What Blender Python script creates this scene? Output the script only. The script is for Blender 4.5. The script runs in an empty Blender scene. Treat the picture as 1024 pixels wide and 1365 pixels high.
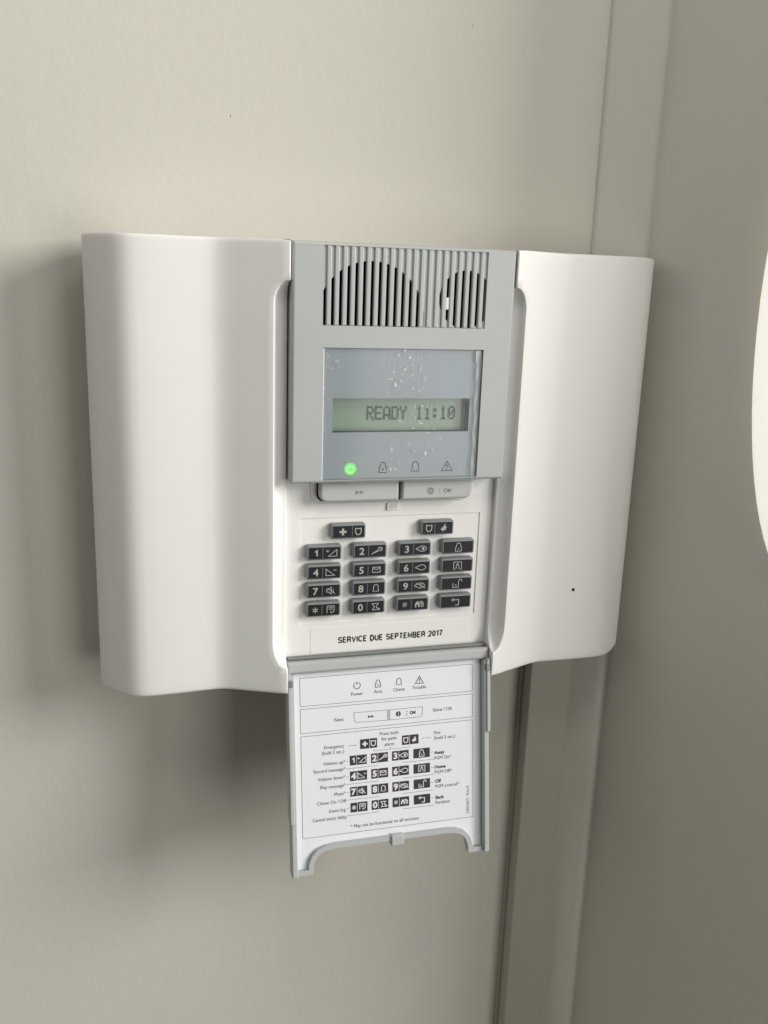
import bpy, math, random
from mathutils import Vector, Matrix
S = 0.001                      # everything below is written in millimetres
sc = bpy.context.scene
col = sc.collection
random.seed(4)

# ------------------------------------------------------------------ camera
cam_d = bpy.data.cameras.new('camera'); cam = bpy.data.objects.new('camera', cam_d); col.objects.link(cam)
sc.camera = cam
yaw, pitch, roll = 0.27785, 0.24230, 0.03376
fwd = Vector((math.sin(yaw)*math.cos(pitch), math.cos(yaw)*math.cos(pitch), -math.sin(pitch)))
rgt = Vector((math.cos(yaw), -math.sin(yaw), 0)); upv = rgt.cross(fwd)
r2 = rgt*math.cos(roll)+upv*math.sin(roll); u2 = upv*math.cos(roll)-rgt*math.sin(roll)
cam.matrix_world = Matrix(((r2.x, u2.x, -fwd.x, -0.11544), (r2.y, u2.y, -fwd.y, -0.43998), (r2.z, u2.z, -fwd.z, 0.08224), (0, 0, 0, 1)))
cam_d.sensor_fit = 'HORIZONTAL'; cam_d.sensor_width = 36; cam_d.lens = 1205.15/1024*36
cam_d.clip_start = 0.01; cam_d.clip_end = 50

# ------------------------------------------------------------------ light
w = bpy.data.worlds.new('World'); sc.world = w; w.use_nodes = True
bg = w.node_tree.nodes['Background']; bg.inputs[0].default_value = (1.0, 0.955, 0.90, 1); bg.inputs[1].default_value = 0.075
def area(name, loc, target, sx, sy, power, colour):
    d = bpy.data.lights.new(name, 'AREA'); d.shape = 'RECTANGLE'; d.size = sx; d.size_y = sy; d.energy = power; d.color = colour
    o = bpy.data.objects.new(name, d); col.objects.link(o); o.location = loc
    o.rotation_euler = (Vector(target)-Vector(loc)).to_track_quat('-Z', 'Y').to_euler()
    return o
def polar(az, el, d):                                   # position seen from the panel: right of the wall's normal, above level, metres away
    a, e = math.radians(az), math.radians(el)
    return (d*math.sin(a)*math.cos(e), -d*math.cos(a)*math.cos(e), d*math.sin(e))
DAY = (1.0, 0.985, 0.935)
area('window_light', polar(57, 20, 2.0), (0, 0, 0), 1.05, 0.9, 55, DAY)
area('lens_fill_light', polar(24, -3, 2.0), (0, 0, 0), 0.78, 1.1, 9.5, DAY)  # added fill, no doorway known: lens reflection and a brighter cover
area('left_fill_light', polar(-70, 20, 1.8), (0, 0, 0), 1.0, 1.0, 4.0, (1.0, 0.97, 0.91))  # added fill from the left, lifts the right wall
area('top_fill_light', (0.0, -0.45, 0.55), (0.0, 0.0, 0.20), 0.3, 0.2, 1.0, (1.0, 0.98, 0.92))  # added overhead fill, makes the wall brighter towards the top
sc.view_settings.view_transform = 'Standard'; sc.view_settings.look = 'None'
sc.view_settings.gamma = 1; sc.view_settings.use_curve_mapping = False
sc.view_settings.exposure = 0.0

# ------------------------------------------------------------------ materials
def nodes(name):
    m = bpy.data.materials.new(name); m.use_nodes = True
    nt = m.node_tree; return m, nt, nt.nodes['Principled BSDF']
def plastic(name, c, rough=0.45, bump=0.0, scale=2500, var=0.03, spec=0.5, bdist=0.0001):
    m, nt, b = nodes(name)
    b.inputs['Roughness'].default_value = rough; b.inputs['Specular IOR Level'].default_value = spec
    tc = nt.nodes.new('ShaderNodeTexCoord')
    n = nt.nodes.new('ShaderNodeTexNoise'); n.inputs['Scale'].default_value = 40; n.inputs['Detail'].default_value = 6
    nt.links.new(tc.outputs['Object'], n.inputs['Vector'])
    mx = nt.nodes.new('ShaderNodeMix'); mx.data_type = 'RGBA'
    mx.inputs[6].default_value = (*[x*(1-var) for x in c], 1); mx.inputs[7].default_value = (*[min(1, x*(1+var)) for x in c], 1)
    nt.links.new(n.outputs['Fac'], mx.inputs[0]); nt.links.new(mx.outputs[2], b.inputs['Base Color'])
    rr = nt.nodes.new('ShaderNodeMapRange'); rr.inputs[1].default_value = 0.3; rr.inputs[2].default_value = 0.7
    rr.inputs[3].default_value = max(0.05, rough-0.06); rr.inputs[4].default_value = rough+0.06
    nt.links.new(n.outputs['Fac'], rr.inputs[0]); nt.links.new(rr.outputs[0], b.inputs['Roughness'])
    if bump:
        n2 = nt.nodes.new('ShaderNodeTexNoise'); n2.inputs['Scale'].default_value = scale; n2.inputs['Detail'].default_value = 3
        nt.links.new(tc.outputs['Object'], n2.inputs['Vector'])
        bp = nt.nodes.new('ShaderNodeBump'); bp.inputs['Strength'].default_value = bump; bp.inputs['Distance'].default_value = bdist
        nt.links.new(n2.outputs['Fac'], bp.inputs['Height']); nt.links.new(bp.outputs['Normal'], b.inputs['Normal'])
    return m
def wall_material():
    m, nt, b = nodes('wall_paint')
    b.inputs['Roughness'].default_value = 0.62; b.inputs['Specular IOR Level'].default_value = 0.3
    tc = nt.nodes.new('ShaderNodeTexCoord')
    n = nt.nodes.new('ShaderNodeTexNoise'); n.inputs['Scale'].default_value = 5; n.inputs['Detail'].default_value = 5
    nt.links.new(tc.outputs['Object'], n.inputs['Vector'])
    mx = nt.nodes.new('ShaderNodeMix'); mx.data_type = 'RGBA'
    mx.inputs[6].default_value = (0.585, 0.568, 0.502, 1); mx.inputs[7].default_value = (0.62, 0.602, 0.536, 1)
    nt.links.new(n.outputs['Fac'], mx.inputs[0]); nt.links.new(mx.outputs[2], b.inputs['Base Color'])
    prev = None
    for sca, stg, dist in ((14, 0.3, 0.0016), (190, 0.27, 0.0006), (800, 0.22, 0.0002)):
        q = nt.nodes.new('ShaderNodeTexNoise'); q.inputs['Scale'].default_value = sca; q.inputs['Detail'].default_value = 4
        nt.links.new(tc.outputs['Object'], q.inputs['Vector'])
        bp = nt.nodes.new('ShaderNodeBump'); bp.inputs['Strength'].default_value = stg; bp.inputs['Distance'].default_value = dist
        nt.links.new(q.outputs['Fac'], bp.inputs['Height'])
        if prev: nt.links.new(prev.outputs['Normal'], bp.inputs['Normal'])
        prev = bp
    nt.links.new(prev.outputs['Normal'], b.inputs['Normal'])
    return m
def glow(name, c, strength, base=(0.8, 0.8, 0.8)):
    m, nt, b = nodes(name)
    b.inputs['Base Color'].default_value = (*base, 1); b.inputs['Emission Color'].default_value = (*c, 1)
    b.inputs['Emission Strength'].default_value = strength; b.inputs['Roughness'].default_value = 0.4
    return m
def lens_material():
    # clear plastic: see-through with a surface reflection, worn and flecked protective film
    m, nt, b = nodes('clear_lens'); nt.nodes.remove(b)
    out = nt.nodes['Material Output']
    tr = nt.nodes.new('ShaderNodeBsdfTransparent'); tr.inputs[0].default_value = (0.97, 0.985, 1, 1)
    gl = nt.nodes.new('ShaderNodeBsdfGlossy'); gl.inputs['Roughness'].default_value = 0.09
    fr = nt.nodes.new('ShaderNodeFresnel'); fr.inputs['IOR'].default_value = 1.25
    mix = nt.nodes.new('ShaderNodeMixShader')
    nt.links.new(fr.outputs[0], mix.inputs[0]); nt.links.new(tr.outputs[0], mix.inputs[1]); nt.links.new(gl.outputs[0], mix.inputs[2])
    df = nt.nodes.new('ShaderNodeBsdfDiffuse'); df.inputs[0].default_value = (0.93, 0.94, 0.95, 1)
    tc = nt.nodes.new('ShaderNodeTexCoord')
    mp = nt.nodes.new('ShaderNodeMapping'); mp.inputs['Scale'].default_value = (1, 1, 0.75)
    nt.links.new(tc.outputs['Object'], mp.inputs[0])
    n = nt.nodes.new('ShaderNodeTexNoise'); n.inputs['Scale'].default_value = 560; n.inputs['Detail'].default_value = 5; n.inputs['Roughness'].default_value = 0.7
    nt.links.new(mp.outputs[0], n.inputs['Vector'])
    n2 = nt.nodes.new('ShaderNodeTexNoise'); n2.inputs['Scale'].default_value = 55; n2.inputs['Detail'].default_value = 2
    nt.links.new(mp.outputs[0], n2.inputs['Vector'])
    r1 = nt.nodes.new('ShaderNodeMapRange'); r1.inputs[1].default_value = 0.61; r1.inputs[2].default_value = 0.65
    r2_ = nt.nodes.new('ShaderNodeMapRange'); r2_.inputs[1].default_value = 0.50; r2_.inputs[2].default_value = 0.58
    nt.links.new(n.outputs['Fac'], r1.inputs[0]); nt.links.new(n2.outputs['Fac'], r2_.inputs[0])
    mu = nt.nodes.new('ShaderNodeMath'); mu.operation = 'MULTIPLY'
    nt.links.new(r1.outputs[0], mu.inputs[0]); nt.links.new(r2_.outputs[0], mu.inputs[1])
    mu2 = nt.nodes.new('ShaderNodeMath'); mu2.operation = 'MULTIPLY_ADD'; mu2.inputs[1].default_value = 0.92; mu2.inputs[2].default_value = 0.03
    nt.links.new(mu.outputs[0], mu2.inputs[0])
    mix2 = nt.nodes.new('ShaderNodeMixShader')
    nt.links.new(mu2.outputs[0], mix2.inputs[0]); nt.links.new(mix.outputs[0], mix2.inputs[1]); nt.links.new(df.outputs[0], mix2.inputs[2])
    nt.links.new(mix2.outputs[0], out.inputs[0])
    return m

WHITE = plastic('white_plastic', (0.79, 0.78, 0.765), 0.46, 0.22, 1900, 0.015)
GREY = plastic('grey_plastic', (0.41, 0.43, 0.425), 0.33, 0.10, 2200, 0.02)
GREYBTN = plastic('grey_button', (0.44, 0.455, 0.45), 0.4, 0.05, 2200, 0.02)
DOORG = plastic('grey_door_plastic', (0.42, 0.44, 0.44), 0.38, 0.05, 2200, 0.03)
RUBBER = plastic('key_rubber', (0.205, 0.22, 0.23), 0.38, 0.05, 3000, 0.05)
BLACK = plastic('key_black', (0.010, 0.0115, 0.0135), 0.42, 0.06, 3000, 0.1, 0.3)
VOID = plastic('speaker_black', (0.004, 0.004, 0.004), 0.9, 0, 1, 0.1, 0.05)
LEGEND = plastic('key_legend', (0.40, 0.40, 0.395), 0.6, 0, 1, 0.05)
DIVIDE = plastic('key_divider', (0.16, 0.16, 0.165), 0.5, 0, 1, 0.05)
PANELB = plastic('display_silver', (0.50, 0.54, 0.555), 0.35, 0, 1, 0.02)
WELL = plastic('lcd_well', (0.05, 0.055, 0.05), 0.5, 0, 1, 0.02)
LCD = plastic('lcd_green', (0.40, 0.525, 0.36), 0.3, 0, 1, 0.03)
INKLCD = plastic('lcd_ink', (0.055, 0.07, 0.06), 0.5, 0, 1, 0.02)
INKGREY = plastic('grey_print', (0.035, 0.04, 0.045), 0.5, 0, 1, 0.02)
BTNINK = plastic('button_print', (0.22, 0.225, 0.23), 0.5, 0, 1, 0.02)
INK = plastic('black_print', (0.018, 0.018, 0.018), 0.5, 0, 1, 0.02)
TXTINK = plastic('small_print', (0.05, 0.05, 0.052), 0.6, 0, 1, 0.02)
LINE = plastic('fine_line_print', (0.16, 0.16, 0.165), 0.6, 0, 1, 0.02)
CARD = plastic('card_white', (0.725, 0.745, 0.785), 0.35, 0.04, 900, 0.01)
PAPERW = plastic('reversed_print', (0.70, 0.70, 0.71), 0.5, 0, 1, 0.02)
TAPE = plastic('label_tape', (0.80, 0.79, 0.775), 0.25, 0.04, 900, 0.01)
TRUNK = plastic('trunking_plastic', (0.40, 0.368, 0.315), 0.45, 0.1, 400, 0.03, bdist=0.0003)
WALL = wall_material()
LENS = lens_material()
LEDG = glow('green_led', (0.12, 1.0, 0.10), 0.62, (0.2, 0.6, 0.15))
LEDS = glow('green_led_symbol', (0.45, 1.0, 0.30), 0.95, (0.4, 0.8, 0.3))
LAMP = glow('opal_glass', (1.0, 0.96, 0.86), 0.6, (0.8, 0.79, 0.75))

# ------------------------------------------------------------------ builders
class MB:
    """collects polygons; local coordinates a (right), b (up), h (out of the wall) in mm"""
    def __init__(s): s.v = []; s.f = []; s.sm = []
    def add(s, pts, faces, smooth=False):
        o = len(s.v); s.v += [(p[0], -p[2], p[1]) for p in pts]
        s.f += [tuple(i+o for i in f) for f in faces]; s.sm += [smooth]*len(faces)
    def box(s, a0, a1, b0, b1, h0, h1):
        s.add([(a0,b0,h0),(a1,b0,h0),(a1,b1,h0),(a0,b1,h0),(a0,b0,h1),(a1,b0,h1),(a1,b1,h1),(a0,b1,h1)],
              [(0,3,2,1),(4,5,6,7),(0,1,5,4),(1,2,6,5),(2,3,7,6),(3,0,4,7)])
    def loft(s, outline, levels, smooth=True, back=False):
        """outline(inset) -> closed CCW list of (a, b); levels: (inset, h) from back to front; front capped"""
        rings = [[(a, b, h) for a, b in outline(i)] for i, h in levels]; n = len(rings[0])
        pts = [p for r in rings for p in r]; fs = []
        for k in range(len(rings)-1):
            for i in range(n):
                j = (i+1) % n; fs.append((k*n+i, k*n+j, (k+1)*n+j, (k+1)*n+i))
        s.add(pts, fs, smooth)
        s.add(rings[-1], [tuple(range(n))])
        if back: s.add(rings[0], [tuple(reversed(range(n)))])
    def rbox(s, a0, a1, b0, b1, h0, h1, r=1.0, bev=0.4, back=False):
        rr = r if isinstance(r, (tuple, list)) else (r,)*4          # bl, br, tr, tl
        def outline(i):
            out = []
            for (cx, cz, sx, sz, st), q in zip(((a0,b0,1,1,180),(a1,b0,-1,1,270),(a1,b1,-1,-1,0),(a0,b1,1,-1,90)), rr):
                q2 = max(q, i+0.02)
                for k in range(6):
                    t = math.radians(st+k*18); e = q2-i
                    out.append((cx+sx*q2+e*math.cos(t), cz+sz*q2+e*math.sin(t)))
            return out
        s.loft(outline, [(0, h0)]+[(bev*(1-math.cos(t)), h1-bev*(1-math.sin(t))) for t in (0, 0.4, 0.8, 1.2, math.pi/2)], True, back)
    def poly(s, pts, h): s.add([(a, b, h) for a, b in pts], [tuple(range(len(pts)))])
    def rect(s, a0, a1, b0, b1, h): s.poly([(a0,b0),(a1,b0),(a1,b1),(a0,b1)], h)
    def stroke(s, pts, wd, h, closed=False, thick=0.0):
        n = len(pts); m = n if closed else n-1; L = []; Rr = []
        for i in range(n):
            p = Vector(pts[i]); pa = Vector(pts[(i-1) % n]) if (closed or i) else None; pn = Vector(pts[(i+1) % n]) if (closed or i < n-1) else None
            d1 = (p-pa).normalized() if pa is not None else None; d2 = (pn-p).normalized() if pn is not None else None
            if d1 is None: d1 = d2
            if d2 is None: d2 = d1
            n1 = Vector((-d1.y, d1.x)); n2 = Vector((-d2.y, d2.x)); nn = n1+n2
            nn = nn.normalized() if nn.length > 1e-6 else n1
            k = wd/2/max(0.45, nn.dot(n1)); L.append(p+nn*k); Rr.append(p-nn*k)
        fs = []; pts3 = [(q.x, q.y, h) for q in L]+[(q.x, q.y, h) for q in Rr]
        for i in range(m):
            j = (i+1) % n; fs.append((n+i, n+j, j, i))
        s.add(pts3, fs)
        if thick:
            base = [(q.x, q.y, h-thick) for q in L]+[(q.x, q.y, h-thick) for q in Rr]
            ws = []
            for i in range(m):
                j = (i+1) % n; ws += [(i, j, 2*n+j, 2*n+i), (n+j, n+i, 3*n+i, 3*n+j)]
            if not closed: ws += [(0, 2*n, 3*n, n), (n-1, 2*n-1, 4*n-1, 3*n-1)]
            s.add(pts3+base, ws)
    def disc(s, a, b, r, h, n=20, rb=None): s.poly([(a+r*math.cos(2*math.pi*i/n), b+(rb or r)*math.sin(2*math.pi*i/n)) for i in range(n)], h)
    def text(s, body, a, b, cap, h, align='l', width=None, bold=0.0, rot=0, squeeze=1.0):
        """cap = capital height; anchored on the baseline"""
        tv, tf, tw = text_mesh(body, bold)
        k = cap/CAP; kx = (width/tw) if width else k*squeeze
        off = {'l': 0, 'c': -tw/2, 'r': -tw}[align]
        pts = []
        for x, y in tv:
            u, v = (x+off)*kx, y*k
            if rot: u, v = u*math.cos(rot)-v*math.sin(rot), u*math.sin(rot)+v*math.cos(rot)
            pts.append((a+u, b+v, h))
        s.add(pts, tf)
    def build(s, name, mat, parent=None):
        me = bpy.data.meshes.new(name); me.from_pydata([(x*S, y*S, z*S) for x, y, z in s.v], [], s.f)
        me.polygons.foreach_set('use_smooth', s.sm); me.materials.append(mat); me.update()
        o = bpy.data.objects.new(name, me); col.objects.link(o)
        if parent: o.parent = parent
        return o
_tc = {}
def text_mesh(body, bold=0.0):
    key = (body, bold)
    if key in _tc: return _tc[key]
    cu = bpy.data.curves.new('txt', 'FONT'); cu.body = body; cu.size = 1.0; cu.offset = bold; cu.resolution_u = 3
    o = bpy.data.objects.new('txt', cu); col.objects.link(o)
    dg = bpy.context.evaluated_depsgraph_get(); dg.update()
    me = bpy.data.meshes.new_from_object(o.evaluated_get(dg))
    vs = [(v.co.x, v.co.y) for v in me.vertices]; fs = [tuple(p.vertices) for p in me.polygons]
    col.objects.unlink(o); bpy.data.objects.remove(o); bpy.data.curves.remove(cu); bpy.data.meshes.remove(me)
    x0 = min(v[0] for v in vs); x1 = max(v[0] for v in vs)
    _tc[key] = ([(x-x0, y) for x, y in vs], fs, x1-x0); return _tc[key]
CAP = max(v[1] for v in text_mesh('H')[0])
def arc(cx, cy, r, a0, a1, n=10, ry=None):
    return [(cx+r*math.cos(math.radians(a0+(a1-a0)*i/n)), cy+(ry or r)*math.sin(math.radians(a0+(a1-a0)*i/n))) for i in range(n+1)]

# plain grotesque capitals and figures drawn as strokes: box 0..w by 0..1
def _S(w, y=0): return arc(w/2, 0.735, w/2, 20, 180, 8, 0.265)+arc(w/2, 0.735, w/2, 180, 270, 4, 0.235)[1:]+arc(w/2, 0.265, w/2, 90, 0, 4, 0.235)[1:]+arc(w/2, 0.265, w/2, 0, -160, 8, 0.265)[1:]
SF = {'S': (0.68, [_S(0.68)]), 'E': (0.6, [[(0.6, 1), (0, 1), (0, 0), (0.6, 0)], [(0, 0.52), (0.54, 0.52)]]), 'V': (0.76, [[(0, 1), (0.38, 0), (0.76, 1)]]), 'I': (0.0, [[(0, 0), (0, 1)]]),
      'C': (0.74, [arc(0.4, 0.5, 0.4, 42, 318, 18, 0.5)]), 'D': (0.7, [[(0, 0), (0, 1), (0.3, 1)]+arc(0.3, 0.5, 0.4, 90, -90, 12, 0.5)+[(0.3, 0), (0, 0)]]),
      'U': (0.66, [[(0, 1), (0, 0.33)]+arc(0.33, 0.33, 0.33, 180, 360, 10)+[(0.66, 1)]]), 'P': (0.64, [[(0, 0), (0, 1), (0.36, 1)]+arc(0.36, 0.73, 0.28, 90, -90, 8, 0.27)+[(0, 0.46)]]),
      'R': (0.68, [[(0, 0), (0, 1), (0.4, 1)]+arc(0.4, 0.74, 0.26, 90, -90, 8)+[(0, 0.48)], [(0.38, 0.48), (0.6, 0.38), (0.66, 0)]]), 'T': (0.68, [[(0, 1), (0.68, 1)], [(0.34, 1), (0.34, 0)]]),
      'M': (0.82, [[(0, 0), (0, 1), (0.41, 0.22), (0.82, 1), (0.82, 0)]]), 'B': (0.66, [[(0, 0.52), (0.4, 0.52)]+arc(0.4, 0.76, 0.23, -90, 90, 8, 0.24)+[(0, 1), (0, 0), (0.4, 0)]+arc(0.4, 0.26, 0.26, -90, 90, 8)]),
      'O': (0.82, [arc(0.41, 0.5, 0.41, 0, 345, 23, 0.5)]), 'K': (0.66, [[(0, 0), (0, 1)], [(0.64, 1), (0, 0.38)], [(0.22, 0.56), (0.66, 0)]]), ' ': (0.24, []),
      '0': (0.56, [arc(0.28, 0.5, 0.28, 0, 345, 23, 0.5)]), '1': (0.3, [[(0, 0.74), (0.3, 0.98), (0.3, 0)]]), '2': (0.58, [arc(0.29, 0.71, 0.28, 170, 0, 10, 0.29)+[(0.52, 0.5), (0.02, 0.0), (0.58, 0.0)]]),
      '3': (0.56, [arc(0.27, 0.755, 0.25, 160, -80, 10, 0.245), arc(0.27, 0.265, 0.29, 80, -160, 12, 0.265)]), '4': (0.6, [[(0.44, 0), (0.44, 1), (0, 0.27), (0.62, 0.27)]]),
      '5': (0.56, [[(0.5, 1), (0.1, 1), (0.04, 0.5)]+arc(0.27, 0.31, 0.29, 130, -160, 14, 0.31)]), '6': (0.56, [arc(0.28, 0.31, 0.28, 0, 345, 20, 0.31), [(0.02, 0.36), (0.12, 0.75), (0.34, 1.0)]]),
      '7': (0.56, [[(0, 1), (0.56, 1), (0.2, 0)]]), '8': (0.56, [arc(0.28, 0.765, 0.235, 0, 340, 17, 0.235), arc(0.28, 0.265, 0.285, 0, 340, 17, 0.265)]), '9': (0.56, [arc(0.28, 0.69, 0.28, 0, 345, 20, 0.31), [(0.54, 0.64), (0.44, 0.25), (0.22, 0.0)]])}
def block_text(mb, body, a, b, cap, h, wd, width=None, align='l', kx=1.0, gap=0.34):
    tw = sum(SF[c][0] for c in body)+gap*(len(body)-1); ch = cap-wd
    k = ((width-wd)/tw) if width else ch*kx
    x = a+wd/2 if align == 'l' else a-tw*k/2
    for n_, c in enumerate(body):
        cw, sts = SF[c]
        for st in sts:
            closed = c in '0O' or (c in '689' and len(st) > 16)
            mb.stroke([(x+p_[0]*k, b+wd/2+p_[1]*ch) for p_ in st], wd, h+n_*0.0005, closed)
        x += (cw+gap)*k

def icon(mb, kind, a, b, k, h, wd, kx=1.0):
    """small pictogram centred on (a, b), half height k"""
    T = lambda pts: [(a+x*k*kx, b+y*k) for x, y in pts]
    st = lambda pts, closed=False, f=1.0: mb.stroke(T(pts), wd*f, h, closed)
    fi = lambda pts: mb.poly(T(pts), h)
    dot = lambda x, y, r: mb.disc(a+x*k*kx, b+y*k, r*k, h, 10)
    if kind == 'power': st(arc(0, -0.05, 0.92, 125, 415, 18)); st([(0, 0.15), (0, 1.0)], f=1.2)
    elif kind == 'lock':
        st([(-0.72, -1), (0.72, -1), (0.72, -0.02), (0.52, 0.12)]+arc(0, 0.42, 0.52, 0, 180, 8, 0.58)+[(-0.52, 0.12), (-0.72, -0.02)], True); dot(0, -0.42, 0.17)
    elif kind == 'bell':
        st([(-0.85, -0.95), (-0.62, -0.62)]+[(-0.62, 0.2)]+arc(0, 0.28, 0.62, 180, 0, 10, 0.7)+[(0.62, -0.62), (0.85, -0.95)]); dot(-0.22, -0.9, 0.16); dot(0.25, -0.9, 0.16)
    elif kind == 'warn': st([(-1.05, -0.9), (1.05, -0.9), (0, 0.95)], True); st([(0, 0.4), (0, -0.3)], f=1.3); dot(0, -0.6, 0.13)
    elif kind == 'plus': fi([(-0.28,-0.9),(0.28,-0.9),(0.28,-0.28),(0.9,-0.28),(0.9,0.28),(0.28,0.28),(0.28,0.9),(-0.28,0.9),(-0.28,0.28),(-0.9,0.28),(-0.9,-0.28),(-0.28,-0.28)])
    elif kind == 'shield': st([(-0.75, 0.8), (-0.35, 0.72), (0.35, 0.72), (0.75, 0.8), (0.72, -0.3), (0.35, -0.85), (-0.35, -0.85), (-0.72, -0.3)], True, 1.3)
    elif kind == 'fire': fi([(-0.15, -1.0), (-0.75, -0.45), (-0.55, 0.05), (-0.15, 0.1), (0.0, 0.55), (0.45, 1.05), (0.5, 0.45), (0.85, 0.1), (0.6, -0.25), (0.7, -0.75), (0.25, -0.55)])
    elif kind == 'volup': st([(-0.75, -0.9), (1.2, -0.9), (1.2, 0.85)], True); st([(-1.25, 0.5), (-0.55, 0.5)]); st([(-0.9, 0.85), (-0.9, 0.15)])
    elif kind == 'voldn': st([(-1.2, 0.85), (-1.2, -0.9), (0.8, -0.9)], True); st([(0.5, 0.5), (1.2, 0.5)])
    elif kind == 'mic': st(arc(0.72, 0.45, 0.5, 0, 330, 12), True); st([(0.35, 0.75), (1.05, 0.12)]); fi([(0.28, 0.38), (0.6, 0.0), (-1.25, -0.95), (-1.3, -0.8)])
    elif kind == 'bulbon': st(arc(0.2, 0, 0.95, 150, -150, 14, 0.72)+[(-1.3, -0.12), (-1.3, 0.12)], True); dot(0.35, 0, 0.4)
    elif kind == 'bulboff': st(arc(0.25, 0, 0.9, 150, -150, 14, 0.72)+[(-0.9, -0.25), (-1.3, 0.0), (-0.9, 0.25)], True)
    elif kind == 'bulbx': st(arc(0.1, 0, 0.95, 150, -150, 14, 0.7)+[(-1.3, -0.1), (-1.3, 0.15)], True); st([(-1.0, 0.75), (1.3, -0.75)], f=1.3); dot(0.2, 0, 0.36)
    elif kind == 'mail': st([(-1, -0.7), (1, -0.7), (1, 0.7), (-1, 0.7)], True); st([(-0.95, 0.65), (-0.3, 0.1), (0.3, 0.1), (0.95, 0.65)])
    elif kind == 'mute': st([(-1.1, -0.3), (-0.6, -0.35), (0.1, -0.9), (0.1, 0.9), (-0.6, 0.35), (-1.1, 0.3)], True); st([(-0.9, 0.7), (1.1, -0.9)]); st([(0.6, 0.4), (0.6, -0.4)])
    elif kind == 'note': st([(-0.9, -0.9), (-0.9, 0.95), (0.95, 0.95), (0.95, -0.4), (0.5, -0.85), (0.1, -0.85), (0.1, -0.4)]); st([(-0.5, 0.5), (0.6, 0.5)]); st([(-0.5, 0.1), (0.6, 0.1)])
    elif kind == 'glass': st([(-0.9, 0.85), (0.8, 0.85), (0.2, 0.0), (0.95, -0.85), (-0.75, -0.85), (-0.25, 0.0)], True); st([(0.75, -0.3), (1.3, -0.85)])
    elif kind == 'houses':
        fi([(-1.15, -0.9), (-1.15, 0.05), (-0.5, 0.85), (0.15, 0.05), (0.15, -0.9), (-0.25, -0.9), (-0.25, -0.2), (-0.75, -0.2), (-0.75, -0.9)])
        st([(0.0, 0.75), (0.6, 0.15), (0.6, -0.9)], f=1.3); st([(0.55, 0.75), (1.1, 0.15), (1.1, -0.9)], f=1.3)
    elif kind == 'home': st([(-0.65, -0.9), (-0.95, -0.9), (-0.95, 0.85), (0.95, 0.85), (0.95, -0.9), (0.65, -0.9)]); st([(-0.4, -0.9), (-0.25, 0.2), (0.25, 0.2), (0.4, -0.9)]); dot(0, 0.45, 0.16)
    elif kind == 'unlock': st([(-0.9, 0.1), (-0.9, -0.95), (0.45, -0.95), (0.45, 0.45), (0.65, 0.95), (1.15, 0.95), (1.3, 0.4)]); dot(-0.2, -0.4, 0.17)
    elif kind == 'back': st([(-0.85, 0.45), (0.75, 0.45), (0.75, -0.85), (-0.1, -0.85)], f=1.2); st([(-0.45, 0.85), (-1.0, 0.45), (-0.45, 0.08)])
    elif kind == 'ff': fi([(-1.1, -0.75), (0.0, 0.0), (-1.1, 0.75)]); fi([(0.05, -0.75), (1.15, 0.0), (0.05, 0.75)])
    elif kind == 'star':
        for t in (90, 30, -30): st([(0.75*math.cos(math.radians(t)), 0.75*math.sin(math.radians(t))), (-0.75*math.cos(math.radians(t)), -0.75*math.sin(math.radians(t)))], f=1.3)
    elif kind == 'hash':
        for q in (-0.3, 0.3): st([(q-0.08, -0.75), (q+0.08, 0.75)]); st([(-0.7, q), (0.7, q)])

def empty(name, label=None, cat=None):
    o = bpy.data.objects.new(name, None); col.objects.link(o); o.empty_display_size = 0.02
    if label: o['label'] = label; o['category'] = cat
    return o

# ------------------------------------------------------------------ the walls
def wall_sheet(name, path, z0=-1500, z1=1500):
    vs = []; fs = []
    for x, y in path: vs += [(x*S, y*S, z0*S), (x*S, y*S, z1*S)]
    for i in range(len(path)-1): fs.append((2*i, 2*i+2, 2*i+3, 2*i+1))
    me = bpy.data.meshes.new(name); me.from_pydata(vs, [], fs); me.polygons.foreach_set('use_smooth', [True]*len(fs)); me.materials.append(WALL)
    o = bpy.data.objects.new(name, me); col.objects.link(o); o['kind'] = 'structure'; return o
back_wall = wall_sheet('wall', [(-1500, 0), (60, 0), (106, 0), (111, -0.1), (114.6, -0.2), (115.8, 0.25), (117.0, 1.3)])
def bez(p, q, r, n=6): return [((1-t)**2*p[0]+2*t*(1-t)*q[0]+t*t*r[0], (1-t)**2*p[1]+2*t*(1-t)*q[1]+t*t*r[1]) for t in [i/n for i in range(n+1)]]
c45 = math.cos(math.radians(45))
corner = wall_sheet('wall_corner', [(117.0, 1.3), (117.7, -0.4), (118.6, -1.2), (123, -4.2), (135, -12.6), (137.6, -14.0), (139.8, -14.3), (140.8, -15.2)])
QX, QY = 139.7, -15.9; TH = math.radians(65); ux, uy = math.cos(TH), -math.sin(TH); RL = 150      # short return wall, then it turns away
E0 = (QX+ux*RL, QY+uy*RL)
right_wall = wall_sheet('wall_right', [(140.8, -15.2), (141.0, -17.6), (141.9, -20.6), (QX+ux*12, QY+uy*12), (E0[0]-ux*12, E0[1]-uy*12)]+bez((E0[0]-ux*12, E0[1]-uy*12), E0, (E0[0]+12, E0[1]))[1:]+[(E0[0]+40, E0[1]), (1600, E0[1])])
for (px, pz, r) in ((-67.5, 155.4, 0.55), (45.5, 203.5, 0.5)):      # paint nibs on the plaster
    m = MB(); m.loft(lambda i, r=r: [((r-i)*math.cos(t/8*math.pi*2)+px, (r-i)*1.5*math.sin(t/8*math.pi*2)+pz) for t in range(8)], [(0, 0.02), (r*0.4, r*0.55), (r*0.8, r*0.75)])
    m.build('paint_nib', WALL, back_wall)

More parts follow.
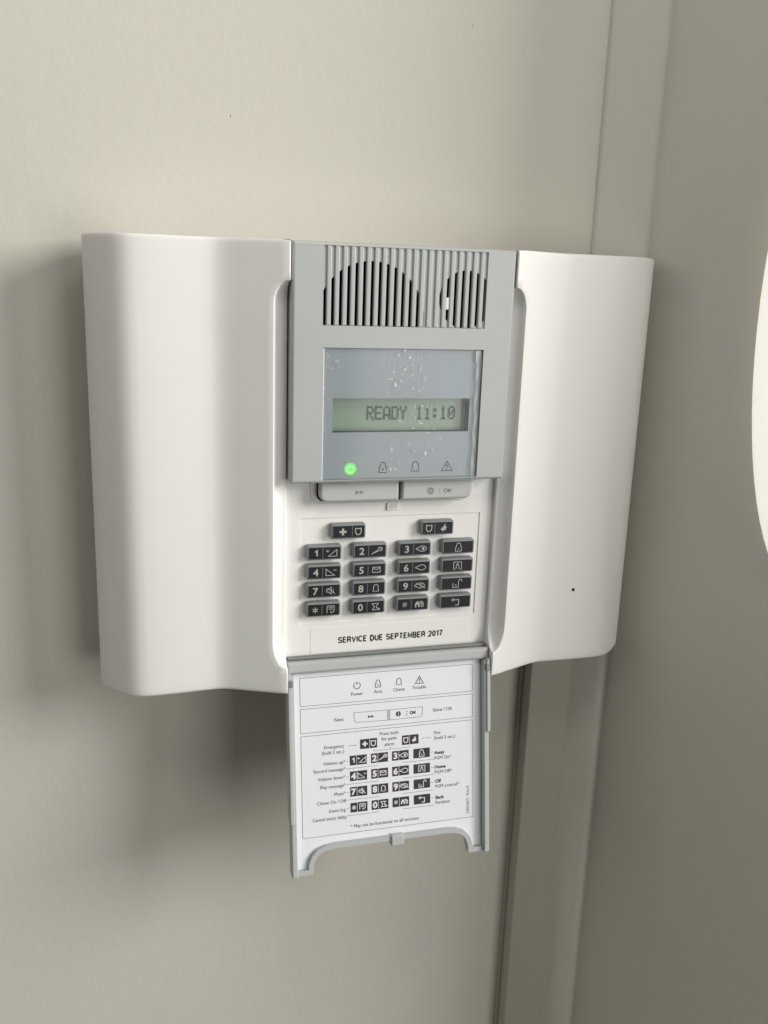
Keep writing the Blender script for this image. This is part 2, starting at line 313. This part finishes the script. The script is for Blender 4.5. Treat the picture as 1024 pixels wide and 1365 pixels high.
# ------------------------------------------------------------------ cable trunking below the panel
tr = empty('cable_trunking', 'grey painted cable trunking running down the wall below the panel', 'trunking')
m = MB(); m.box(94.0, 121.0, -1500, -60, 0.3, 3.2); m.build('trunking_base', TRUNK, tr)
m = MB(); m.rbox(95.2, 120.4, -1499, -61, 3.25, 12.0, 0.4, 0.9); m.build('trunking_lid', TRUNK, tr)

# ------------------------------------------------------------------ round lamp on the right wall
lamp = empty('wall_lamp', 'bright white oval wall lamp cut off by the right edge', 'lamp')
lamp.location = ((QX+ux*65.0)*S, (QY+uy*65.0)*S, 0.083); lamp.rotation_euler = (0, 0, -TH)
def oval(A, B): return lambda i: [((A-i)*math.cos(t/64*2*math.pi)+38, (B-i)*math.sin(t/64*2*math.pi)) for t in range(64)]
m = MB(); m.loft(oval(35, 126), [(0, 0.3), (0, 2)]); m.build('backplate', WHITE, lamp)
m = MB(); m.loft(oval(38, 132), [(2, 2.2), (0, 3), (0, 3.6), (1.5, 5), (5, 6.4), (14, 7.5), (26, 8)]); m.build('diffuser', LAMP, lamp)

# ------------------------------------------------------------------ the alarm control panel
panel = empty('alarm_control_panel', 'white and grey wall mounted alarm panel with keypad and open hanging door', 'alarm panel')
H = 100.5
# outer profile of the left wing in plan: (x, h) from the wall round the side to the crest beside the centre
prof = [(-117, 1), (-120, 7), (-127, 12), (-131.2, 17), (-132.8, 22.5), (-132.9, 27), (-131.6, 31.2), (-129.0, 35.2), (-126.0, 39.0), (-123.2, 42.3), (-120.6, 44.8), (-117.8, 46.6), (-114.5, 47.7), (-111, 48.1)]
prof += [(-105, 48.3), (-98, 48.3), (-91, 48.2), (-86, 48.1), (-82.2, 48.12), (-80.2, 48.3), (-78.2, 48.72), (-76.2, 49.32), (-74, 50.1), (-71, 51.4)]
def ramp_h(x): return 51.4+(x+71)*(60.2-51.4)/(71-50.4)
def scoop_amount(z):
    # 0 outside the finger scoop, 1 along it, rounded at both ends
    def end(d, R): return 0 if d <= 0 else (1 if d >= R else math.sqrt(1-(1-d/R)**2))
    return min(end(84.5-z, 10.0), end(z+88.0, 13.0))
def wing(sgn):      # 1: left side as drawn above, -1: mirrored to the right
    zs = sorted(set([-H, -H+0.3, -H+0.9, -H+1.8]+[-95, -91]+[-88+0.4*i for i in range(5)]+[-86+1.0*i for i in range(12)]+[-74+8*i for i in range(19)]+[74+0.8*i for i in range(11)]+[83.0, 83.6, 84.1, 84.5]+[88, 94, H-1.8, H-0.9, H-0.3, H]))
    zs = [z for i, z in enumerate(zs) if i == 0 or z-zs[i-1] > 0.05]
    rows = []
    for z in zs:
        s = scoop_amount(z); xs = -50.45-6.2*s
        ins = max(0, 1.8-(H-abs(z))); ins = 0.7*(1-math.sqrt(max(0, 1-(ins/1.8)**2)))      # eased top and bottom edge
        row = [(x-(3.2*min(1, (-x-111)/18) if sgn < 0 and x < -111 else 0), hh) for x, hh in prof]       # the far edge reaches a little further out
        for k in range(1, 7): x = -71+(xs-0.35+71)*k/6; row.append((x, ramp_h(x)))
        hc = ramp_h(xs)-0.12; row.append((xs, hc))
        depth = 5.4*s+0.25; ww = (-50.45-xs)+0.25
        for k in range(1, 10):
            t = k/9; row.append((xs+ww*t, hc-depth*math.sqrt(max(0, 1-(1-t)**2))))
        row.append((-50.2, row[-1][1]-0.4)); row.append((-50.2, 36))
        if ins > 0:
            n = len(row); new = []
            for i in range(n):
                a = Vector(row[max(0, i-1)]); b = Vector(row[min(n-1, i+1)]); d = (b-a).normalized() if (b-a).length > 1e-6 else Vector((1, 0))
                k = ins if i < n-3 else 0
                new.append((row[i][0]+d.y*k, row[i][1]-d.x*k))
            row = new
        rows.append([(sgn*x, z-(1.5*max(0, (-x-76)/57) if sgn > 0 and z < -80 else 0)*(-80-z)/20.5, h) for x, h in row])
    n = len(rows[0]); pts = [p for r in rows for p in r]; fs = []
    for k in range(len(rows)-1):
        for i in range(n-1):
            q = (k*n+i, k*n+i+1, (k+1)*n+i+1, (k+1)*n+i); fs.append(q if sgn > 0 else q[::-1])
    m = MB(); m.add(pts, fs, True)
    for r, rev in ((rows[0], sgn > 0), (rows[-1], sgn < 0)):
        c = r+[(sgn*-50.2, r[0][1], 1)]; idx = tuple(range(len(c))); m.add(c, [idx[::-1] if rev else idx])
    o = m.build('housing_wing', WHITE, panel); return o
wl = wing(1); wr = wing(-1)
wl['label'] = 'left white wing of the housing'; wr['label'] = 'right white wing of the housing'
m = MB(); m.box(-50.0, 50.0, -99.8, 99.8, 0.5, 42); m.build('housing_base', WHITE, panel)
m = MB(); m.loft(lambda i: [(97.0+(1.15-i)*math.cos(t/14*2*math.pi), -62.3+(1.15-i)*math.sin(t/14*2*math.pi)) for t in range(14)], [(0, 48.2), (0.1, 48.36), (0.2, 48.40)]); rim = m.build('microphone_hole', WHITE, panel)
m = MB(); m.disc(97.0, -62.3, 0.82, 48.43, 14); m.build('hole', VOID, rim)

# grey front cover with grille opening and display pocket
def face_grid(m, a0, a1, b0, b1, h, holes, back):
    xs = sorted({a0, a1, *[q for ho in holes for q in ho[:2]]}); zs = sorted({b0, b1, *[q for ho in holes for q in ho[2:4]]})
    for i in range(len(xs)-1):
        for j in range(len(zs)-1):
            cx, cz = (xs[i]+xs[i+1])/2, (zs[j]+zs[j+1])/2
            if not any(o[0] < cx < o[1] and o[2] < cz < o[3] for o in holes): m.rect(xs[i], xs[i+1], zs[j], zs[j+1], h)
    for o, bk in zip(holes, back):
        p = [(o[0], o[2]), (o[1], o[2]), (o[1], o[3]), (o[0], o[3])]
        for k in range(4):
            q, r = p[k], p[(k+1) % 4]
            m.add([(*q, h), (*r, h), (*r, bk), (*q, bk)], [(0, 1, 2, 3)])
CB, CT = -1.6, 100.3
m = MB()
def rect_ring(i, a0=-49.6, a1=49.7, b0=CB, b1=CT): return [(a0+i, b0+i), (a1-i, b0+i), (a1-i, b1-i), (a0+i, b1-i)]
bv = 1.3; lv = [(0, 43), (0, 59.6-bv)]+[(bv*(1-math.cos(t)), 59.6-bv*(1-math.sin(t))) for t in (0.35, 0.7, 1.05, 1.35)]
rings = [[(a, b, h) for a, b in rect_ring(i)] for i, h in lv]+[[(a, b, 59.6) for a, b in rect_ring(bv)]]
for k in range(len(rings)-1):
    for i in range(4):
        j = (i+1) % 4; m.add([rings[k][i], rings[k][j], rings[k+1][j], rings[k+1][i]], [(0, 1, 2, 3)])
GX, GB, GT = 36.4, 66.4, 98.9
face_grid(m, -49.6+bv, 49.7-bv, CB+bv, CT-bv, 59.6, [(-GX, GX, GB, GT), (-36.0, 36.6, CB+bv, 57.2)], [50, 57.2])
m.build('front_cover', GREY, panel)
# slats of the speaker grille
NS = 22; pitch_s = 3.4; sw = 1.35
m = MB(); m.rbox(-(pitch_s-sw)/2, (pitch_s-sw)/2, GB, GT, 58.0, 59.55, 0.15, 0.5)
slat = m.build('slat', GREY, panel)
for k in range(NS-1):
    o = slat if k == 0 else slat.copy()
    if k: col.objects.link(o); o.parent = panel
    o.location.x = (-(NS-1)/2*pitch_s+(k+0.5)*pitch_s)*S
# backing plate behind the slats with two arched speaker openings
A1 = (-15.3, 69.7, 23.6); A2 = (27.3, 78.6, 12.4)
m = MB(); x = -GX
while x < GX-1e-6:
    x1 = min(GX, x+0.2); cx = (x+x1)/2; lo, hi = [], []
    segs = [(GB, GT)]
    for (ax, az, ar) in (A1, A2):
        if abs(cx-ax) < ar:
            d = math.sqrt(ar*ar-(cx-ax)**2); ns = []
            for s0, s1 in segs:
                if az-d > s0: ns.append((s0, az-d))
                if az+d < s1: ns.append((az+d, s1))
            segs = ns
    for s0, s1 in segs: m.box(x, x1, s0, s1, 57.2, 58.75)
    x = x1
m.build('grille_backing', GREY, panel)
for (ax, az, ar) in (A1, A2):
    m = MB()
    def ring(i, ax=ax, az=az, ar=ar): return [(ax+(ar+1-i)*math.cos(t/32*2*math.pi), az+(ar+1-i)*math.sin(t/32*2*math.pi)) for t in range(32)]
    m.loft(ring, [(0, 51.5), (2, 51.0), (ar*0.6, 46.5), (ar*0.62, 47.5), (ar*0.9, 48.3)]); m.build('speaker', VOID, panel)
m = MB(); m.rbox(17.95, 19.35, 74.2, 79.3, 52.5, 59.2, 0.3, 0.2); m.build('speaker_clip', WHITE, panel)

# display: silver plate with a window, recessed green screen, clear lens
disp = MB()
LX0, LX1, LZ0, LZ1 = -31.0, 32.0, 20.5, 35.4
face_grid(disp, -36.0, 36.6, CB+0.1, 57.2, 57.6, [(LX0, LX1, LZ0, LZ1)], [57.5])
disp.box(-36.0, 36.6, CB+0.1, CB+0.5, 52, 57.55)
disp = disp.build('display_plate', PANELB, panel)
m = MB(); p = [(LX0, LZ0), (LX1, LZ0), (LX1, LZ1), (LX0, LZ1)]
for k in range(4):
    q, r = p[k], p[(k+1) % 4]; m.add([(*q, 57.55), (*r, 57.55), (*r, 52.0), (*q, 52.0)], [(0, 1, 2, 3)])
m.build('screen_well', WELL, disp)
m = MB(); m.box(LX0-3, LX1+3, LZ0-2, LZ1+2, 51, 52.4); scr = m.build('screen', LCD, disp)
DOTS = {'R': '11110 10001 10001 11110 10100 10010 10001', 'E': '11111 10000 10000 11110 10000 10000 11111', 'A': '01110 10001 10001 10001 11111 10001 10001',
        'D': '11110 10001 10001 10001 10001 10001 11110', 'Y': '10001 10001 01010 00100 00100 00100 00100', '1': '00100 01100 00100 00100 00100 00100 01110',
        ':': '00000 01100 01100 00000 01100 01100 00000', '0': '01110 10001 10011 10101 11001 10001 01110', ' ': '00000 '*7}
m = MB(); px, pz = 0.638, 0.86; x0, z0 = -14.4, 31.3
for ci, ch in enumerate('READY 11:10'):
    for ri, row in enumerate(DOTS[ch].split()):
        for k, bit in enumerate(row):
            if bit == '1':
                ax = x0+(ci*6+k)*px; bz = z0-ri*pz; m.rect(ax, ax+px*0.93, bz-pz*0.92, bz, 52.95)
m.build('screen_text', INKLCD, disp)
for kind, ax, k in (('lock', -7.6, 2.35), ('bell', 7.6, 2.35), ('warn', 22.7, 2.4)):
    m = MB(); icon(m, kind, ax, 4.6, k, 57.7, 0.40); m.build('icon', INKGREY, disp)
m = MB(); m.disc(-22.6, 4.2, 2.75, 57.70, 28); m.build('indicator_light', LEDG, disp)
m = MB(); icon(m, 'power', -22.6, 4.2, 1.7, 57.78, 0.55); m.build('icon', LEDS, disp)
m = MB(); m.rbox(-35.4, 36.3, CB-0.3, 56.9, 58.6, 59.2, 0.3, 0.15, True); m.build('clear_lens', LENS, panel)
# lifted edge of the protective film along the right side of the lens
m = MB(); pts = []; n = 40
for i in range(n+1):
    z = CB+0.4+(56.2-CB)*i/n; c = 0.25*math.sin(i*0.7)+0.2*math.sin(i*1.9+1)
    wdt = 0.55+0.35*math.sin(i*0.33)**2+(0.9 if i > n-4 else 0)
    pts += [(34.6+c*0.4-wdt, z, 59.25), (34.7+c*0.4, z, 59.45), (34.9+c*0.4+0.25, z, 59.85+0.15*math.sin(i*0.9))]
fs = []
for i in range(n):
    for k in range(2): fs.append((i*3+k, i*3+k+1, i*3+k+4, i*3+k+3))
m.add(pts, fs, True)
m.build('protective_film', plastic('film_edge', (0.62, 0.65, 0.67), 0.25, 0, 1, 0.02), panel)

m = MB(); m.rbox(-36.0, -35.45, CB+0.2, 56.8, 57.6, 59.35, 0.1, 0.2); m.build('lens_edge_glint', plastic('lens_glint_pale', (0.66, 0.69, 0.70), 0.2, 0, 1, 0.02), panel)  # pale strip: bright reflection along the lens edge put into the colour
# keypad floor with the shallow inset
FL = 49.0
m = MB(); I0 = (-43.2, 43.8, -71.0, -20.0)
face_grid(m, -50.15, 50.15, -90.0, 2.0, FL, [I0], [FL-0.45]); m.rect(I0[0], I0[1], I0[2], I0[3], FL-0.45)
m.add([(-50.15, -90, FL), (50.15, -90, FL), (50.15, -90, 42), (-50.15, -90, 42)], [(0, 3, 2, 1)])
m.build('keypad_plate', WHITE, panel)
m = MB(); m.rbox(-38.6, 38.9, -13.3, 1.0, FL-1, FL+1.6, (5.5, 5.5, 1, 1), 0.9); m.build('button_surround', WHITE, panel)
m = MB(); m.rbox(-36.2, 36.9, -12.0, 1.0, FL, FL+1.75, (3.5, 3.5, 0.5, 0.5), 0.05); m.build('button_gap', VOID, panel)
for (a0, a1, rr) in ((-35.6, 0.9, (3.4, 0.7, 0.4, 0.4)), (2.3, 36.4, (0.7, 3.4, 0.4, 0.4))):
    m = MB(); m.rbox(a0, a1, -11.3, 0.6, FL, 56.0, rr, 1.1); b = m.build('button', GREYBTN, panel)
    m = MB()
    if a0 < 0: icon(m, 'ff', -17.6, -7.0, 1.35, 56.06, 0.4, 1.3)
    else:
        m.stroke(arc(16.0, -7.2, 1.25, 0, 342, 18), 0.75, 56.06, True); m.rect(15.75, 16.25, -8.0, -6.9, 56.06); m.disc(16, -6.5, 0.3, 56.06, 8)
        m.rect(20.2, 20.55, -8.2, -7.4, 56.06); m.rect(20.2, 20.55, -7.0, -6.2, 56.06)
        block_text(m, 'OK', 22.2, -8.35, 2.2, 56.06, 0.5, None, 'l', 1.15)
    m.build('legend', BTNINK, b)
m = MB(); m.rbox(-2.7, 2.8, -17.2, -13.9, FL-0.2, FL+0.9, 0.35, 0.25); latch = m.build('latch_catch', WHITE, panel)
m = MB(); m.rect(-1.9, 2.2, -16.5, -14.4, FL+0.93); m.build('catch_face', plastic('catch_shade', (0.62, 0.6, 0.58), 0.5), latch)

# keys
KW, KH = 16.3, 7.0; KT = 52.3
m = MB(); m.rbox(-KW/2, KW/2, -KH/2, KH/2, FL-0.6, KT, 1.0, 0.85); key_me = m.build('key', RUBBER, panel)
m = MB(); m.rbox(-KW/2+0.95, KW/2-0.75, -KH/2+0.75, KH/2-0.85, KT-0.3, KT+0.12, 0.35, 0.08); face_me = m.build('key_face', BLACK, key_me)
KEYS = [(-21.3, -26.0, 'icon:plus', 'shield'), (21.5, -25.9, 'icon:shield', 'fire')]
cols_ = (-32.4, -10.9, 10.8, 32.4); rows_ = (-35.7, -44.9, -53.9, -63.1)
grid = [[('1', 'volup'), ('2', 'mic'), ('3', 'bulbon'), ('', 'lock')], [('4', 'voldn'), ('5', 'mail'), ('6', 'bulboff'), ('', 'home')],
        [('7', 'mute'), ('8', 'bell'), ('9', 'bulbx'), ('', 'unlock')], [('icon:star', 'note'), ('0', 'glass'), ('icon:hash', 'houses'), ('', 'back')]]
for r in range(4):
    for c in range(4): KEYS.append((cols_[c], rows_[r], *grid[r][c]))
def key_legend(m, left, right, a, b, h, k, cap, wd, half, bold, hw):
    """legend of one key drawn round (a, b); returns the divider's a or None"""
    if not left:
        icon(m, right, a, b, k*1.08, h, wd, 1.0); return None
    div = a+hw*half
    la = a-hw+(div-(a-hw))/2; ra = div+(a+hw-div)/2
    if left.startswith('icon:'): icon(m, left[5:], la, b, k*(0.95 if 'hash' not in left else 0.8), h, wd)
    elif left == '1': block_text(m, left, la, b-cap/2, cap, h, cap*0.2, None, 'c', 1.15)
    else: m.text(left, la, b-cap/2, cap, h, 'c', bold=bold, squeeze=1.08)
    icon(m, right, ra, b, k*0.95, h, wd, 1.15 if right in ('volup', 'voldn', 'mic', 'bulbon', 'bulboff', 'bulbx') else 1.0)
    return div
for i, (a, b, lf, rt) in enumerate(KEYS):
    if i == 0: ko, fo = key_me, face_me
    else:
        ko = key_me.copy(); col.objects.link(ko); ko.parent = panel
        fo = face_me.copy(); col.objects.link(fo); fo.parent = ko
    ko.location = (a*S, 0, b*S); fo.location = (0, 0, 0)
    m = MB(); half = -0.12
    if lf == 'icon:plus': half = 0.22
    if lf == 'icon:shield': half = -0.2
    dv = key_legend(m, lf, rt, 0.1, -0.05, KT+0.2, 1.9, 3.2, 0.33, half, 0.02, 7.2)
    m.build('legend', LEGEND, ko)
    if dv is not None:
        m = MB(); m.rect(dv-0.13, dv+0.13, -2.5, 2.45, KT+0.18); m.build('divider', DIVIDE, ko)
    ko['label'] = {'icon:plus': 'emergency key with cross and shield', 'icon:shield': 'fire key with shield and flame', 'icon:star': 'star key with note symbol', 'icon:hash': 'hash key with houses'}.get(lf, ('key %s with %s symbol' % (lf, {'volup': 'rising wedge', 'voldn': 'falling wedge', 'mic': 'microphone', 'bulbon': 'lit bulb', 'bulboff': 'bulb', 'bulbx': 'crossed bulb', 'mail': 'envelope', 'mute': 'muted speaker', 'bell': 'bell', 'glass': 'hourglass'}.get(rt, rt))) if lf else 'wide key with %s symbol' % {'lock': 'padlock', 'home': 'home', 'unlock': 'open padlock', 'back': 'back arrow'}[rt])

# service label
m = MB(); m.rbox(-37.8, 41.5, -86.2, -73.2, FL-0.05, FL+0.12, 0.6, 0.06); tape = m.build('label_tape', TAPE, panel)
m = MB(); block_text(m, 'SERVICE DUE SEPTEMBER 2017', -24.5, -81.7, 3.2, FL+0.17, 0.64, width=52.3, gap=0.38); m.build('lettering', INK, tape)

# ------------------------------------------------------------------ hinged door hanging open
door = MB(); VL = 101.4; RH = 5.0
arch_in = [(39.3, -VL), (39.0, -97.0), (37.9, -94.0), (35.8, -91.7), (32.5, -90.4), (28, -90.0)]
outer = [(-49.4, 1.0), (-49.4, -VL)]+[(-x, y) for x, y in arch_in]+[(x, y) for x, y in arch_in[::-1]]+[(49.4, -VL), (49.4, 1.0)]
def plate(mb, out, h0, h1):
    n = len(out); mb.add([(a, b, h1) for a, b in out], [tuple(range(n))]); mb.add([(a, b, h0) for a, b in out], [tuple(range(n))[::-1]])
    for i in range(n):
        j = (i+1) % n; mb.add([(*out[i], h0), (*out[j], h0), (*out[j], h1), (*out[i], h1)], [(0, 1, 2, 3)])
plate(door, outer, -3.0, -0.35)
door = door.build('door', DOORG, panel)
door.location = (0, -0.053, -0.089); door.rotation_euler = (math.atan2(-17, 100), 0, 0)
for sg in (-1, 1):
    m = MB(); e = sorted((sg*46.9, sg*49.5)); m.rbox(e[0], e[1], -VL, -4.2, -3.1, RH-0.9, 0.3, 0.5, True); m.build('side_rim', DOORG, door)
    e = sorted((sg*48.1, sg*50.0)); m = MB(); m.rbox(e[0], e[1], -40 if sg > 0 else -75, -3.4, -3.0, RH+0.1, 0.3, 0.4, True); m.build('side_flange', DOORG, door)
m = MB(); m.rbox(-49.7, 49.9, -4.1, 1.6, -3.2, 3.2, 0.4, 1.4, True); m.build('hinge_bar', DOORG, door)
m = MB(); m.rbox(-49.0, 49.2, 1.75, 3.2, -3.2, -0.2, 0.3, 0.5, True); m.build('hinge_shade_strip', plastic('hinge_shade', (0.18, 0.19, 0.19), 0.5), door)  # dark strip: shadow line above the hinge bar put into the colour
for sg in (-1, 1):
    m = MB(); m.rbox(sg*48.6-0.9, sg*48.6+0.9, -9.5, -6.2, RH-1.2, RH+0.5, 0.5, 0.3); m.build('hinge_pin', plastic('pin_metal', (0.2, 0.2, 0.2), 0.35), door)
card = [(-46.6, -4.0), (-46.6, -99.2), (-41.3, -99.2)]
ci = [(41.3, -99.2), (41.0, -96.6), (39.7, -92.9), (36.9, -89.8), (33.2, -88.3), (28, -87.8)]
card += [(-x, y) for x, y in ci[1:]]+ci[::-1][:-1]+[(41.3, -99.2), (46.6, -99.2), (46.6, -4.0)]
m = MB(); plate(m, card, -0.3, 0.0); cardo = m.build('instruction_card', CARD, door)
# raised lip round the lower edge
path = [(-48.9, -100.3), (-40.3, -100.3), (-40.0, -96.8), (-38.7, -93.4), (-36.3, -90.8), (-32.8, -89.4), (-28, -88.9), (28, -88.9), (32.8, -89.4), (36.3, -90.8), (38.7, -93.4), (40.0, -96.8), (40.3, -100.3), (48.9, -100.3)]
m = MB(); m.stroke(path, 2.3, 2.0, False, 4.9); m.build('lower_lip', DOORG, door)
m = MB(); m.rbox(-0.8, 5.6, -92.6, -87.2, -3.2, 3.0, 0.6, 0.6, True); m.build('door_catch', DOORG, door)

# printing on the card
h = 0.06; lw = 0.22
m = MB()
for b0, b1 in ((-20.3, -6.8), (-33.3, -21.7), (-84.2, -34.8)): m.stroke([(-43.6, b0), (42.4, b0), (42.4, b1), (-43.6, b1)], lw, h, True)
m.stroke([(-17.9, -25.6), (-1.2, -25.8), (-1.2, -30.8), (-16.7, -30.4), (-17.6, -29.6)], lw, h, True)
m.stroke([(-0.1, -25.8), (16.4, -25.8), (16.3, -29.7), (15.4, -30.7), (-0.1, -30.8)], lw, h, True)
m.stroke([(-0.6, -25.6), (-0.6, -30.8)], lw, h)
m.stroke([(-20.6, -41.5), (-16.6, -41.5)], lw, h); m.stroke([(15.8, -41.5), (20.6, -41.5)], lw, h)
m.stroke([(-8.5, -44.6), (-8.0, -45.2), (9.5, -45.2), (10, -44.6)], lw*0.8, h); m.stroke([(0.0, -45.2), (0.0, -44.0)], lw*0.8, h)
for r in range(4):
    z = -48.9-7.7*r
    m.stroke([(-22.0, z), (-20.9, z)], lw, h); m.stroke([(20.6, z), (21.7, z)], lw, h)
    m.stroke([(-22.0, z-3.7), (-6.0, z-3.7)], lw*0.85, h); m.stroke([(6.0, z-3.7), (21.8, z-3.7)], lw*0.85, h)
m.build('printed_lines', LINE, door)
for kind, a, k in (('power', -16.1, 1.75), ('lock', -5.8, 1.75), ('bell', 4.7, 1.75), ('warn', 15.0, 1.95)):
    m = MB(); icon(m, kind, a, -12.4, k, h+0.02, 0.32); m.build('printed_symbol', TXTINK, door)
m = MB(); icon(m, 'ff', -9.4, -28.2, 0.95, h+0.02, 0.3, 1.35)
m.disc(4.2, -28.2, 1.25, h+0.02, 18); m.rect(8.3, 8.6, -29.3, -28.5, h+0.02); m.rect(8.3, 8.6, -27.9, -27.1, h+0.02)
block_text(m, 'OK', 10.0, -29.1, 1.75, h+0.02, 0.42, None, 'l', 1.15); m.build('printed_symbol', INK, door)
m = MB(); m.rect(4.0, 4.4, -28.95, -27.95, h+0.05); m.disc(4.2, -27.55, 0.24, h+0.05, 8); m.build('printed_symbol', PAPERW, door)
TX = [('Power', -16.1, -17.3, 'c'), ('Arm', -5.8, -17.1, 'c'), ('Chime', 4.7, -17.0, 'c'), ('Trouble', 14.9, -16.8, 'c'), ('Next', -25.1, -29.0, 'c'), ('Show / OK', 26.8, -28.8, 'c'),
      ('Press both', -0.5, -38.0, 'c'), ('for panic', -0.5, -40.6, 'c'), ('alarm', -0.5, -43.4, 'c'), ('Emergency', -22.9, -41.9, 'r'), ('(hold 2 sec.)', -22.9, -44.6, 'r'),
      ('Volume up*', -22.5, -49.8, 'r'), ('Record message*', -22.4, -53.2, 'r'), ('Volume down*', -22.5, -57.2, 'r'), ('Play message*', -22.4, -61.2, 'r'),
      ('Mute*', -22.6, -65.2, 'r'), ('Chime On / Off', -22.2, -68.9, 'r'), ('Event log', -22.6, -73.2, 'r'), ('Cancel entry delay', -22.2, -76.8, 'r'),
      ('Fire', 22.3, -40.2, 'l'), ('(hold 2 sec.)', 22.3, -42.8, 'l'), ('PGM On*', 22.3, -52.9, 'l'), ('PGM Off*', 22.5, -60.0, 'l'), ('PGM control*', 22.6, -67.2, 'l'), ('Partition', 22.8, -75.4, 'l'),
      ('* May not be functional on all versions', -20.3, -82.0, 'l')]
for body, a, b, al in TX:
    m = MB(); m.text(body, a, b, 1.62, h+0.02, al, squeeze=0.93, bold=0.0); m.build('printed_text', TXTINK, door)
for body, a, b in (('Away', 22.3, -50.2), ('Home', 22.5, -57.4), ('Off', 22.6, -64.6), ('Back', 22.8, -72.8)):
    m = MB(); m.text(body, a, b, 1.62, h+0.02, 'l', squeeze=0.95, bold=0.03); m.build('printed_text', INK, door)
m = MB(); m.text('DE5467I  Rev.0', 40.2, -82.0, 1.3, h+0.02, 'l', width=14.0, rot=math.pi/2); m.build('printed_text', TXTINK, door)
# black key pictures
DK = [(-10.8, -41.3, 'icon:plus', 'shield', 0.1), (10.1, -41.5, 'icon:shield', 'fire', -0.1)]
for r in range(4):
    for c in range(4): DK.append(((-16.0, -5.5, 5.0, 15.8)[c], (-48.8, -56.5, -64.2, -72.0)[r], *grid[r][c], -0.2))
for a, b, lf, rt, half in DK:
    m = MB(); m.rect(a-4.2, a+4.2, b-2.35, b+2.35, h+0.02); kp = m.build('printed_key', INK, door)
    m = MB(); dv = key_legend(m, lf, rt, a, b, h+0.06, 1.55, 2.8, 0.34, half, 0.045, 4.2)
    if dv is not None: m.rect(dv-0.1, dv+0.1, b-2.35, b+2.35, h+0.05)
    m.build('printed_symbol', PAPERW, door)
